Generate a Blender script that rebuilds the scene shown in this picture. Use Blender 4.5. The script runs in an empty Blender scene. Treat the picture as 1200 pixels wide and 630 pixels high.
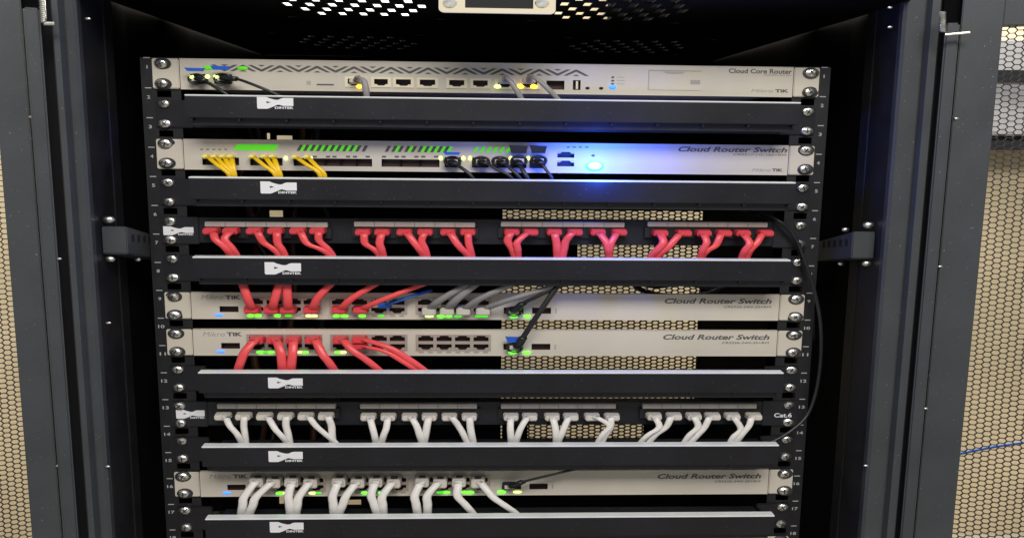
import bpy, bmesh, math, random
from mathutils import Vector, Matrix

random.seed(4)
scene = bpy.context.scene
COL = scene.collection

# ------------------------------------------------------------------ camera
# Everything below is laid out in millimetres in the rack's own frame:
# x right, y into the rack (0 = front of the mounting rails), z up (0 = top screw).
Z0 = 1.150                                   # height of the top screw above the floor, metres
CAM = Vector((-12.04, -1003.54, -71.25))
RIGHT = Vector((0.9992482, -0.0371111, 0.0112143))
DOWN = Vector((0.0051801, -0.1588621, -0.9872872))
FWD = Vector((0.0384208, 0.9866031, -0.1585505))
FOCAL = 1000.0                               # for a picture 1200 wide

def W(v):
    return Vector((v[0] / 1000, v[1] / 1000, v[2] / 1000 + Z0))

cam_data = bpy.data.cameras.new("camera")
cam = bpy.data.objects.new("camera", cam_data)
COL.objects.link(cam)
cam_data.sensor_width = 36.0
cam_data.lens = FOCAL / 1200 * 36.0
cam_data.clip_start = 0.02
cam_data.clip_end = 60
rot = Matrix((RIGHT, -DOWN, -FWD)).transposed()
cam.matrix_world = Matrix.Translation(W(CAM)) @ rot.to_4x4()
scene.camera = cam
scene.render.resolution_x, scene.render.resolution_y = 1024, 537

# ------------------------------------------------------------------ light
world = bpy.data.worlds.new("World")
scene.world = world
world.use_nodes = True
bg = world.node_tree.nodes["Background"]
bg.inputs[0].default_value = (0.92, 0.96, 1.0, 1)
bg.inputs[1].default_value = 0.30

def area(name, loc, size, energy, color, target):
    d = bpy.data.lights.new(name, 'AREA')
    d.shape = 'RECTANGLE'
    d.size, d.size_y = size
    d.energy = energy
    d.color = color
    o = bpy.data.objects.new(name, d)
    COL.objects.link(o)
    o.location = loc
    o.rotation_euler = (Vector(target) - Vector(loc)).to_track_quat('-Z', 'Y').to_euler()
    return o
area("ceiling_light_front", (0.25, -2.1, 2.6), (1.8, 0.7), 60, (1.0, 0.96, 0.90), (0.0, 0.0, 0.9))
area("ceiling_light_back", (0.2, 0.86, 2.55), (3.2, 0.25), 150, (1.0, 0.96, 0.88), (0.2, 1.15, 0.4))

vs = scene.view_settings
vs.view_transform = 'Standard'
vs.look = 'None'
vs.exposure = 0.0
vs.gamma = 1.0
vs.use_curve_mapping = False
scene.cycles.use_denoising = True
scene.cycles.max_bounces = 6
scene.cycles.diffuse_bounces = 3
scene.cycles.glossy_bounces = 3
scene.cycles.caustics_reflective = False
scene.cycles.caustics_refractive = False
scene.cycles.sample_clamp_indirect = 4.0

# ------------------------------------------------------------------ pixel helpers
def ray(px, py):
    return RIGHT * ((px - 600) / FOCAL) + DOWN * ((py - 315) / FOCAL) + FWD

def at(px, py, Y):
    d = ray(px, py)
    return CAM + d * ((Y - CAM.y) / d.y)

def hit(px, py, p0, n):
    d = ray(px, py)
    return CAM + d * ((Vector(p0) - CAM).dot(n) / d.dot(n))

# ------------------------------------------------------------------ materials
MATS = {}
def mat(name, col, rough=0.5, metal=0.0, noise=0.0, nscale=60.0, bump=0.0, bscale=900.0, emit=None, estr=0.0, spec=0.5, specks=0.0, coat=0.0):
    m = bpy.data.materials.new(name)
    m.use_nodes = True
    nt = m.node_tree
    b = nt.nodes["Principled BSDF"]
    b.inputs["Base Color"].default_value = (*col, 1)
    b.inputs["Roughness"].default_value = rough
    b.inputs["Metallic"].default_value = metal
    b.inputs["Specular IOR Level"].default_value = spec
    b.inputs["Coat Weight"].default_value = coat
    if emit:
        b.inputs["Emission Color"].default_value = (*emit, 1)
        b.inputs["Emission Strength"].default_value = estr
    if noise or bump or specks:
        tc = nt.nodes.new("ShaderNodeTexCoord")
    if noise:
        n = nt.nodes.new("ShaderNodeTexNoise")
        n.inputs["Scale"].default_value = nscale
        n.inputs["Detail"].default_value = 6
        nt.links.new(tc.outputs["Object"], n.inputs["Vector"])
        r = nt.nodes.new("ShaderNodeValToRGB")
        r.color_ramp.elements[0].position = 0.3
        r.color_ramp.elements[1].position = 0.72
        r.color_ramp.elements[0].color = (*[c * (1 - noise) for c in col], 1)
        r.color_ramp.elements[1].color = (*[min(1, c * (1 + noise)) for c in col], 1)
        nt.links.new(n.outputs["Fac"], r.inputs["Fac"])
        out = r.outputs["Color"]
        if specks:
            n2 = nt.nodes.new("ShaderNodeTexNoise")
            n2.inputs["Scale"].default_value = 420
            n2.inputs["Detail"].default_value = 2
            nt.links.new(tc.outputs["Object"], n2.inputs["Vector"])
            r2 = nt.nodes.new("ShaderNodeValToRGB")
            r2.color_ramp.elements[0].position = 0.71
            r2.color_ramp.elements[1].position = 0.76
            r2.color_ramp.elements[0].color = (0, 0, 0, 1)
            r2.color_ramp.elements[1].color = (specks, specks, specks, 1)
            nt.links.new(n2.outputs["Fac"], r2.inputs["Fac"])
            mx = nt.nodes.new("ShaderNodeMix")
            mx.data_type = 'RGBA'
            nt.links.new(r2.outputs["Color"], mx.inputs["Factor"])
            nt.links.new(out, mx.inputs["A"])
            mx.inputs["B"].default_value = (0.35, 0.35, 0.34, 1)
            out = mx.outputs["Result"]
        nt.links.new(out, b.inputs["Base Color"])
        mr = nt.nodes.new("ShaderNodeMapRange")
        mr.inputs["To Min"].default_value = max(0.05, rough - 0.10)
        mr.inputs["To Max"].default_value = min(1, rough + 0.12)
        nt.links.new(n.outputs["Fac"], mr.inputs["Value"])
        nt.links.new(mr.outputs["Result"], b.inputs["Roughness"])
    if bump:
        n3 = nt.nodes.new("ShaderNodeTexNoise")
        n3.inputs["Scale"].default_value = bscale
        n3.inputs["Detail"].default_value = 2
        nt.links.new(tc.outputs["Object"], n3.inputs["Vector"])
        bp = nt.nodes.new("ShaderNodeBump")
        bp.inputs["Strength"].default_value = bump
        bp.inputs["Distance"].default_value = 0.0006
        nt.links.new(n3.outputs["Fac"], bp.inputs["Height"])
        nt.links.new(bp.outputs["Normal"], b.inputs["Normal"])
    MATS[name] = m
    return m

mat("cream", (0.62, 0.57, 0.485), 0.42, noise=0.07, nscale=9, bump=0.06)
mat("cream_dark", (0.42, 0.39, 0.34), 0.5)
mat("inner_black", (0.0025, 0.0025, 0.0032), 0.85, noise=0.3, nscale=20, spec=0.08)
mat("navy_cord", (0.012, 0.05, 0.22), 0.5)
mat("powder_black", (0.010, 0.011, 0.014), 0.5, noise=0.3, nscale=40, bump=0.25)
mat("frame_grey", (0.050, 0.056, 0.062), 0.42, noise=0.15, nscale=14, bump=0.3, bscale=1400, specks=0.5)
mat("rail_black", (0.008, 0.008, 0.010), 0.5, noise=0.25, nscale=60, bump=0.2)
mat("duct_black", (0.006, 0.006, 0.010), 0.40, noise=0.45, nscale=9, bump=0.12, bscale=1500, specks=0.22)
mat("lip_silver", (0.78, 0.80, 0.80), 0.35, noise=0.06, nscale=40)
mat("panel_black", (0.010, 0.011, 0.016), 0.4, noise=0.2, nscale=50)
mat("hole_black", (0.006, 0.006, 0.008), 0.7)
mat("port_dark", (0.060, 0.026, 0.022), 0.5)
mat("port_metal", (0.50, 0.42, 0.37), 0.4, metal=0.4)
mat("port_white", (0.80, 0.72, 0.54), 0.4)
mat("screw_steel", (0.75, 0.74, 0.71), 0.28, metal=1.0, noise=0.12, nscale=200)
mat("washer_dark", (0.03, 0.03, 0.03), 0.4)
mat("print_white", (0.82, 0.82, 0.86), 0.5)
mat("print_rail", (0.42, 0.42, 0.44), 0.6)
mat("print_grey", (0.10, 0.095, 0.10), 0.6)
mat("print_light", (0.36, 0.34, 0.32), 0.6)
mat("label_strip", (0.50, 0.46, 0.42), 0.4, noise=0.08, nscale=90)
mat("label_line", (0.24, 0.22, 0.21), 0.5)
mat("red_cord", (0.84, 0.085, 0.095), 0.36, noise=0.10, nscale=35, bump=0.15, bscale=300)
mat("red_boot", (0.70, 0.055, 0.075), 0.4, noise=0.06, nscale=80)
mat("white_cord", (0.80, 0.77, 0.74), 0.4, noise=0.08, nscale=35, bump=0.15, bscale=300)
mat("white_boot", (0.66, 0.61, 0.55), 0.42, noise=0.05, nscale=80)
mat("grey_cord", (0.24, 0.23, 0.235), 0.42, noise=0.06, nscale=50)
mat("clear_boot", (0.56, 0.53, 0.47), 0.3, noise=0.06, nscale=80)
mat("yellow_cord", (0.90, 0.56, 0.01), 0.35, noise=0.05, nscale=80)
mat("yellow_boot", (0.92, 0.80, 0.22), 0.35)
mat("blue_cord", (0.02, 0.14, 0.60), 0.4)
mat("black_cord", (0.014, 0.014, 0.016), 0.38, noise=0.2, nscale=50)
mat("blue_tab", (0.015, 0.10, 0.55), 0.35)
mat("black_plastic", (0.012, 0.012, 0.014), 0.35)
mat("brown_cord", (0.10, 0.035, 0.015), 0.5)
mat("wall_beige", (0.66, 0.55, 0.36), 0.85, noise=0.16, nscale=2.2, bump=0.2, bscale=120)
mat("floor_tile", (0.30, 0.27, 0.23), 0.5, noise=0.1, nscale=6)
mat("box_grey", (0.46, 0.45, 0.46), 0.5, noise=0.06)
mat("green_light", (0.05, 0.4, 0.02), 0.4, emit=(0.08, 1.0, 0.015), estr=4.0)
mat("green_dim", (0.05, 0.35, 0.02), 0.4, emit=(0.08, 1.0, 0.015), estr=0.8)
mat("green_glow", (0.10, 0.6, 0.03), 0.4, emit=(0.12, 0.80, 0.01), estr=0.4)
mat("lime_light", (0.3, 0.5, 0.02), 0.4, emit=(0.75, 1.0, 0.25), estr=2.6)
mat("amber_light", (0.5, 0.3, 0.02), 0.4, emit=(1.0, 0.55, 0.03), estr=5.0)
mat("blue_light", (0.05, 0.2, 0.5), 0.4, emit=(0.02, 0.13, 1.0), estr=3.0)
mat("beacon_light", (0.3, 0.9, 1.0), 0.4, emit=(0.02, 0.80, 1.0), estr=5.0)
mat("lamp_white", (0.8, 0.8, 0.8), 0.5, emit=(1.0, 1.0, 1.0), estr=1.6)

# ------------------------------------------------------------------ object helpers
WLOC = {}
def empty(name, p, label=None, cat=None, group=None, kind=None):
    o = bpy.data.objects.new(name, None)
    COL.objects.link(o)
    o.empty_display_size = 0.02
    o.location = W(p)
    WLOC[o] = Vector(p)
    tag(o, label, cat, group, kind)
    return o

def tag(o, label=None, cat=None, group=None, kind=None):
    if label: o["label"] = label
    if cat: o["category"] = cat
    if group: o["group"] = group
    if kind: o["kind"] = kind
    return o

def link(name, me, origin, parent=None):
    o = bpy.data.objects.new(name, me)
    COL.objects.link(o)
    WLOC[o] = Vector(origin)
    if parent:
        o.parent = parent
        o.location = (Vector(origin) - WLOC[parent]) / 1000
    else:
        o.location = W(origin)
    return o

def mesh_of(bm, m, origin, smooth=False):
    for v in bm.verts:
        v.co = (v.co - Vector(origin)) / 1000
    bmesh.ops.recalc_face_normals(bm, faces=bm.faces)
    me = bpy.data.meshes.new("mesh")
    bm.to_mesh(me)
    bm.free()
    me.materials.append(MATS[m])
    if smooth:
        for p in me.polygons:
            p.use_smooth = True
    return me

def obj(name, bm, m, parent=None, smooth=False):
    lo = Vector([min(v.co[i] for v in bm.verts) for i in range(3)])
    hi = Vector([max(v.co[i] for v in bm.verts) for i in range(3)])
    o = (lo + hi) / 2
    if parent is None:
        o.z = lo.z
    return link(name, mesh_of(bm, m, o, smooth), o, parent)

def box(bm, x0, x1, y0, y1, z0, z1, bevel=0.0, seg=2):
    r = bmesh.ops.create_cube(bm, size=1.0)
    vs_ = r["verts"]
    for v in vs_:
        v.co = Vector(((x0 + x1) / 2 + v.co.x * (x1 - x0), (y0 + y1) / 2 + v.co.y * (y1 - y0), (z0 + z1) / 2 + v.co.z * (z1 - z0)))
    if bevel:
        es = list({e for v in vs_ for e in v.link_edges})
        bmesh.ops.bevel(bm, geom=es, offset=bevel, segments=seg, affect='EDGES')
    return vs_

def boxo(name, ext, m, parent=None, bevel=0.0):
    bm = bmesh.new()
    box(bm, *ext, bevel=bevel)
    return obj(name, bm, m, parent)

def prism(bm, pts, y0, y1):
    """polygon in x,z extruded from y0 to y1"""
    a = [bm.verts.new((x, y0, z)) for x, z in pts]
    b = [bm.verts.new((x, y1, z)) for x, z in pts]
    bm.faces.new(a)
    bm.faces.new(list(reversed(b)))
    n = len(pts)
    for i in range(n):
        bm.faces.new((a[i], b[i], b[(i + 1) % n], a[(i + 1) % n]))

def extrude_z(bm, pts, z0, z1):
    a = [bm.verts.new((x, y, z0)) for x, y in pts]
    b = [bm.verts.new((x, y, z1)) for x, y in pts]
    bm.faces.new(a)
    bm.faces.new(b)
    n = len(pts)
    for i in range(n):
        bm.faces.new((a[i], b[i], b[(i + 1) % n], a[(i + 1) % n]))

def plate(bm, x0, x1, z0, z1, yf, yb, holes):
    """front plate with real rectangular openings (hx0,hx1,hz0,hz1)"""
    holes = [(max(x0, a), min(x1, b), max(z0, c), min(z1, d)) for a, b, c, d in holes]
    xs = sorted({x0, x1} | {h[0] for h in holes} | {h[1] for h in holes})
    zs = sorted({z0, z1} | {h[2] for h in holes} | {h[3] for h in holes})
    vf, vb = {}, {}
    def V(d, i, j, y):
        if (i, j) not in d:
            d[i, j] = bm.verts.new((xs[i], y, zs[j]))
        return d[i, j]
    nx, nz = len(xs) - 1, len(zs) - 1
    solid = {}
    for i in range(nx):
        for j in range(nz):
            cx, cz = (xs[i] + xs[i + 1]) / 2, (zs[j] + zs[j + 1]) / 2
            solid[i, j] = not any(h[0] < cx < h[1] and h[2] < cz < h[3] for h in holes)
    for (i, j), s in solid.items():
        if not s:
            continue
        for d, y in ((vf, yf), (vb, yb)):
            bm.faces.new((V(d, i, j, y), V(d, i + 1, j, y), V(d, i + 1, j + 1, y), V(d, i, j + 1, y)))
        for (di, dj, e) in ((-1, 0, ((i, j), (i, j + 1))), (1, 0, ((i + 1, j), (i + 1, j + 1))), (0, -1, ((i, j), (i + 1, j))), (0, 1, ((i, j + 1), (i + 1, j + 1)))):
            if not solid.get((i + di, j + dj), False):
                (a, b), (c, dd) = e
                bm.faces.new((V(vf, a, b, yf), V(vf, c, dd, yf), V(vb, c, dd, yb), V(vb, a, b, yb)))

def catmull(pts, n=6):
    pts = [Vector(p) for p in pts]
    P = [pts[0] * 2 - pts[1]] + pts + [pts[-1] * 2 - pts[-2]]
    out = []
    for i in range(1, len(P) - 2):
        for k in range(n):
            t = k / n
            out.append(0.5 * ((2 * P[i]) + (P[i + 1] - P[i - 1]) * t + (2 * P[i - 1] - 5 * P[i] + 4 * P[i + 1] - P[i + 2]) * t * t + (3 * P[i] - P[i - 1] - 3 * P[i + 1] + P[i + 2]) * t ** 3))
    out.append(P[-2])
    return out

def tube(bm, pts, r, wide=1.0, sides=8, n=6):
    path = catmull(pts, n)
    rings = []
    for i, p in enumerate(path):
        t = (path[min(i + 1, len(path) - 1)] - path[max(i - 1, 0)])
        t = Vector((t.x / wide, t.y, t.z)).normalized()
        ref = Vector((0, 1, 0)) if abs(t.y) < 0.9 else Vector((0, 0, 1))
        a = t.cross(ref).normalized()
        b = t.cross(a)
        ring = []
        for k in range(sides):
            an = 2 * math.pi * k / sides
            o = (a * math.cos(an) + b * math.sin(an)) * r
            ring.append(bm.verts.new((p.x + o.x * wide, p.y + o.y, p.z + o.z)))
        rings.append(ring)
    for i in range(len(rings) - 1):
        for k in range(sides):
            bm.faces.new((rings[i][k], rings[i][(k + 1) % sides], rings[i + 1][(k + 1) % sides], rings[i + 1][k]))
    bm.faces.new(rings[0])
    bm.faces.new(list(reversed(rings[-1])))

def text(s, x0, x1, z0, z1, y, m, parent, name="lettering", shear=0.0, thick=0.25, bold=0.0):
    cu = bpy.data.curves.new("lettering", 'FONT')
    cu.body = s
    cu.extrude = 0.02
    cu.offset = bold
    cu.resolution_u = 3
    cu.shear = shear
    tmp = bpy.data.objects.new("tmp", cu)
    me = bpy.data.meshes.new_from_object(tmp)
    bpy.data.objects.remove(tmp)
    xs = [v.co.x for v in me.vertices]; ys = [v.co.y for v in me.vertices]
    ax, bx, ay, by = min(xs), max(xs), min(ys), max(ys)
    c = Vector(((x0 + x1) / 2, y, (z0 + z1) / 2))
    for v in me.vertices:
        X = x0 + (v.co.x - ax) / (bx - ax) * (x1 - x0)
        Z = z0 + (v.co.y - ay) / (by - ay) * (z1 - z0)
        Y = y + (-thick if v.co.z > 0 else 0)
        v.co = (Vector((X, Y, Z)) - c) / 1000
    me.materials.append(MATS[m])
    return link(name, me, c, parent)

LOGO_TOP = [(20, 175), (235, 175), (300, 205), (430, 238), (470, 243), (520, 238), (590, 205), (640, 195), (862, 195), (862, 300), (345, 300), (240, 275), (240, 300), (20, 300)]
LOGO_BOT = [(20, 300), (240, 300), (240, 325), (345, 300), (862, 300), (862, 378), (620, 378), (560, 362), (525, 352), (475, 360), (400, 395), (300, 435), (250, 450), (40, 450), (20, 430)]
def logo(x0, x1, z0, z1, y, parent, words=True):
    bm = bmesh.new()
    f = lambda p: (x0 + (p[0] - 20) / 842 * (x1 - x0), z1 - (p[1] - 175) / 275 * (z1 - z0))
    prism(bm, [f(p) for p in LOGO_TOP], y - 0.3, y)
    prism(bm, [f(p) for p in LOGO_BOT], y - 0.3, y)
    o = obj("logo", bm, "print_white", parent)
    (a, b), (c, d) = f((430, 448)), f((862, 396))
    text("DINTEK", a, c, b, d, y, "print_white", o, bold=0.03)
    return o

# ------------------------------------------------------------------ the surroundings seen through the mesh
FL = -Z0 * 1000
def struct(name, ext, m):
    return tag(boxo(name, ext, m), kind="structure")
struct("floor", (-3200, 3200, -2600, 1150, FL - 40, FL), "floor_tile")
wall = tag(boxo("wall", (-3200, 3200, 1150, 1230, FL, FL + 2900), "wall_beige"), "plain beige painted wall behind the rack, seen through the mesh doors", "wall")

g = empty("wall_box", (1310, 1090, 60), "grey box on the beige wall seen through the upper right door mesh", "box")
p1, p2 = at(1150, 48, 1090), at(1260, 160, 1090)
boxo("cover", (p1.x, p2.x + 500, 1050, 1149, p2.z, p1.z), "box_grey", g, bevel=4)
zz = at(1180, 91, 1090).z
boxo("gap", (p1.x + 4, p2.x + 490, 1040, 1049.5, zz - 14, zz + 14), "hole_black", g)
zz = at(1180, 163, 1090).z
boxo("shelf", (p1.x - 10, p2.x + 510, 1030, 1149, zz - 26, zz - 4), "powder_black", g, bevel=2)
g = empty("wall_lamp", (-450, 1140, 420), "white lit lamp on the wall seen through the left roof vents", "lamp")
p1, p2 = at(310, -10, 1090), at(505, 30, 1090)
boxo("diffuser", (p1.x, p2.x, 1090, 1128, p2.z, p1.z), "lamp_white", g, bevel=6)
boxo("lamp_base", (p1.x - 15, p2.x + 15, 1128.5, 1149, p2.z - 15, p1.z + 15), "port_white", g, bevel=3)

g = empty("wall_blackout", (200, 1140, 150), "added dark wall trunking glimpsed through the rear roof vents", "blackout")  # added dark boxes, keep the lit wall out of the vents
p1, p2 = at(300, 37, 1090), at(860, 82, 1090)
boxo("lower_blackout", (p1.x, p2.x, 1085, 1149, p2.z, p1.z), "inner_black", g, bevel=3)
p1, p2 = at(717, -30, 1090), at(860, 36.5, 1090)
boxo("upper_blackout", (p1.x, p2.x, 1088, 1149, p2.z, p1.z), "inner_black", g, bevel=3)

# ------------------------------------------------------------------ the rack cabinet
TOPZ = CAM.z + 140
REAR = 700
XL_IN, XL_MID, XL_OUT = at(107, 285, -85).x, at(94, 285, -85).x, at(78, 285, -93).x
XR_IN, XR_MID, XR_OUT = at(1038, 285, -85).x, at(1062, 285, -85).x, at(1080, 285, -93).x
RAILW = 396
rack = empty("server_rack", (0, 300, FL), "open black steel network rack with rails, mesh doors and vented roof", "rack")

# posts
for s, xi, xm, xo in ((-1, XL_IN, XL_MID, XL_OUT), (1, XR_IN, XR_MID, XR_OUT)):
    bm = bmesh.new()
    pts = [(xi, -74), (xi, -82), (xi + s * 3, -85), (xm - s * 1, -85), (xm + s * 1, -84), (xm + s * 3, -92), (xo - s * 2, -93), (xo, -91), (xo, -74)]
    extrude_z(bm, pts, FL + 2, TOPZ + 40)
    post = obj("front_post", bm, "frame_grey", rack)
    bm = bmesh.new()
    extrude_z(bm, [(xi, -73.8), (xi + s * 1.0, -20), (xi, -18), (xi, 2), (xo, 2), (xo, -73.8)], FL + 2, TOPZ + 40)
    obj("post_return", bm, "powder_black", post)  # inner face of the same post, its shade put in as darker black
    # added dark strip filling the gap between post and door as its shade
    bm = bmesh.new()
    extrude_z(bm, [(xo + s * 0.5, -60), (xo + s * 0.5, -70), (xo + s * 34.0, -70), (xo + s * 34.0, -60)], FL + 2, TOPZ + 40)
    obj("gap_filler", bm, "hole_black", post)
    # side panel back to the rear, with shallow folded ribs
    bm = bmesh.new()
    ys = [2, 60, 66, 170, 176, 300, 306, REAR]
    prev = None
    pts = [(xi + s * (8 if k % 4 in (1, 2) else 4), y) for k, y in enumerate(ys)]
    pts2 = [(x + s * 6, y) for x, y in reversed(pts)]
    extrude_z(bm, pts + pts2, FL + 2, TOPZ + 30)
    obj("side_panel", bm, "inner_black", rack)

# roof with real vent openings, four hexagonal clusters of slots
def roof_holes():
    hs = []
    def cluster(cx, cy, dx, dy, w, d):
        for r, n in enumerate((5, 6, 7, 6, 5)):
            yy = cy + (2 - r) * dy
            for k in range(n):
                xx = cx + (k - (n - 1) / 2) * dx
                hs.append((xx - w / 2, xx + w / 2, yy - d / 2, yy + d / 2))
        for sx in (-1, 1):
            for sy in (-1, 1):
                xx, yy = cx + sx * 3.65 * dx, cy + sy * 2.9 * dy
                hs.append((xx - 5, xx + 5, yy - 4, yy + 4))
    for px in (416, 722):
        c = at(px, 17, 15)
        cluster(at(px, 17, 15).x, 15, 25.5, 37, 9.0, 31)
    for px in (421, 733):
        cluster(at(px, 60, 440).x, 440, 30, 44, 9, 26)
    return hs
bm = bmesh.new()
x0, x1 = XL_IN - 3.5, XR_IN + 3.5
hs = roof_holes()
plate(bm, x0, x1, -84, REAR, 0, 1.5, hs)
for v in bm.verts:                       # lay the plate flat: its z becomes depth, its y becomes height
    v.co = Vector((v.co.x, v.co.z, TOPZ + v.co.y))
obj("roof_panel", bm, "inner_black", rack)
boxo("top_beam", (XL_IN + 1, XR_IN - 1, -100, -85.5, TOPZ + 2, TOPZ + 40), "frame_grey", rack, bevel=1.5)
# latch plate hanging from the top beam
a, b = at(514, -8, -104), at(651, 17, -104)
bm = bmesh.new()
hx0, hx1, hz = at(545, 5, -104).x, at(625, 5, -104).x, at(585, 10, -104).z
xm, zt_, rc = (a.x + b.x) / 2, a.z + 6, 6.0
arcL = [(a.x + rc - rc * math.cos(t), b.z + rc * 0.7 - rc * 0.7 * math.sin(t)) for t in [math.pi / 2 * k / 5 for k in range(6)]]
arcR = [(a.x + b.x - x, z) for x, z in arcL]
prism(bm, [(a.x, zt_)] + arcL + [(xm, b.z), (xm, hz), (hx0, hz), (hx0, zt_)], -104, -101)
prism(bm, [(b.x, zt_)] + arcR + [(xm, b.z), (xm, hz), (hx1, hz), (hx1, zt_)], -104, -101)
lp = obj("latch_plate", bm, "port_white", rack)
boxo("latch_recess", (at(543, 5, -104).x, at(627, 5, -104).x, -100.8, -94, at(585, 11, -104).z, a.z + 5), "hole_black", lp)
for px in (527, 635):
    c = at(px, 4, -104)
    bm = bmesh.new()
    r_ = bmesh.ops.create_cone(bm, cap_ends=True, segments=16, radius1=7.5, radius2=6, depth=2)["verts"]
    for v in r_:
        v.co = Vector((c.x + v.co.x, -105 + v.co.z * -1, c.z + v.co.y * 0.6))
    obj("screw", bm, "screw_steel", lp)

# mounting rails: square holes, unit ticks and numbers
HOLE = 22.225 / 2
for s in (-1, 1):
    bm = bmesh.new()
    xa, xb = (-RAILW, -352) if s < 0 else (352, RAILW)
    hx = 371
    holes = []
    zt, zb = 7, -760
    k = -3
    while -k * HOLE + 5.5 > zb:
        z = -k * HOLE
        if z + 4 < zt:
            holes.append((s * hx - 8, s * hx + 8, z - 3.6, z + 3.6))
        k += 1
    plate(bm, xa, xb, zb, zt, 0, 2.0, holes)
    rail = obj("mounting_rail", bm, "rail_black", rack)
    boxo("rail_web", (-RAILW, -RAILW + 2, 2.1, 45, zb, zt) if s < 0 else (RAILW - 2, RAILW, 2.1, 45, zb, zt), "rail_black", rail)
    boxo("rail_flange", (xa + 4, xb - 4, 45.2, 47, zb, zt) , "inner_black", rail)
    for n in range(1, 21):
        z = -437 - (n - 14) * 33.34
        if z > 2:
            continue
        boxo("unit_tick", (s * 388.5 - 3.6, s * 388.5 + 3.6, -0.3, -0.02, z + 9.6, z + 10.6), "print_rail", rail)
        w = 0.9 if n == 1 else 2.2 if n < 10 else 4.6
        text(str(n), s * 388.5 - w * .8, s * 388.5 + w * .8, z - 1.9, z + 1.9, -0.02, "print_rail", rail, name="unit_number", bold=0.02)

# brackets that tie the posts to the rails
for s in (-1, 1):
    if s < 0:
        A, B = at(115, 265, -60), at(150, 297.5, -60)
        xi, xo = B.x, XL_IN + 0.5
    else:
        A, B = at(1000, 271, -60), at(1035, 303, -60)
        xi, xo = A.x, XR_IN - 0.5
    zt, zb = A.z, B.z
    bm = bmesh.new()
    kt, kb = (at(178, 277.5, 40).z, at(178, 304.6, 40).z) if s < 0 else (at(957, 283, 40).z, at(957, 306, 40).z)
    pts = [(-60, zt), (-60, zb), (40, kb), (40, kt)]
    lo = [bm.verts.new((xi, y, z)) for y, z in pts]
    hi = [bm.verts.new((xo, y, z)) for y, z in pts]
    bm.faces.new(lo); bm.faces.new(hi)
    for i in range(4):
        bm.faces.new((lo[i], hi[i], hi[(i + 1) % 4], lo[(i + 1) % 4]))
    bmesh.ops.bevel(bm, geom=list(bm.edges), offset=1.2, segments=2, affect='EDGES')
    br = obj("rail_bracket", bm, "frame_grey", rack)
    for k in range(5):
        y = -48 + k * 16
        z = (zt + zb) / 2 + 1 - k * 2.6
        boxo("bracket_slot", (xi - 0.3 if s > 0 else xi - 1, xi + 1 if s > 0 else xi + 0.3, y, y + 7, z - 4.5, z + 3.5), "hole_black", br)
    for (dy, dz, rr) in ((-57, zt + 7, 6.0), (-57, zb - 6, 5.0), (-20, zb - 12, 3.5)) + (((-25, zt - 2, 4.0),) if s > 0 else ()):
        bm = bmesh.new()
        bmesh.ops.create_uvsphere(bm, u_segments=12, v_segments=8, radius=1)
        cx = xo - s * rr * 1.2 if dy < -50 else xi + s * 6
        for v in bm.verts:
            v.co = Vector((cx + v.co.x * rr * 1.2, dy + v.co.y * rr * 0.7, dz + v.co.z * rr * 0.75))
        obj("bolt", bm, "screw_steel", br, smooth=True)

# hexagonally perforated sheet in a local frame: u sideways, v up, w thickness
def hexsheet(bm, u0, u1, v0, v1, du, dv, open_, t, place):
    """du: column spacing, dv: vertical pitch in a column"""
    nu, nv = int((u1 - u0) / du) + 1, int((v1 - v0) / dv) + 1
    ring = [(2 / 3, 0), (1 / 3, 0.5), (-1 / 3, 0.5), (-2 / 3, 0), (-1 / 3, -0.5), (1 / 3, -0.5)]
    for i in range(nu):
        for j in range(nv):
            cu, cv = u0 + (i + 0.5) * du, v0 + (j + 0.5 + (0.5 if i % 2 else 0)) * dv
            O = [bm.verts.new(place(cu + a * du, cv + b * dv, 0)) for a, b in ring]
            I = [bm.verts.new(place(cu + a * du * open_, cv + b * dv * open_, 0)) for a, b in ring]
            K = [bm.verts.new(place(cu + a * du * open_, cv + b * dv * open_, t)) for a, b in ring]
            for k in range(6):
                m = (k + 1) % 6
                bm.faces.new((O[k], O[m], I[m], I[k]))
                bm.faces.new((I[k], I[m], K[m], K[k]))

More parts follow.
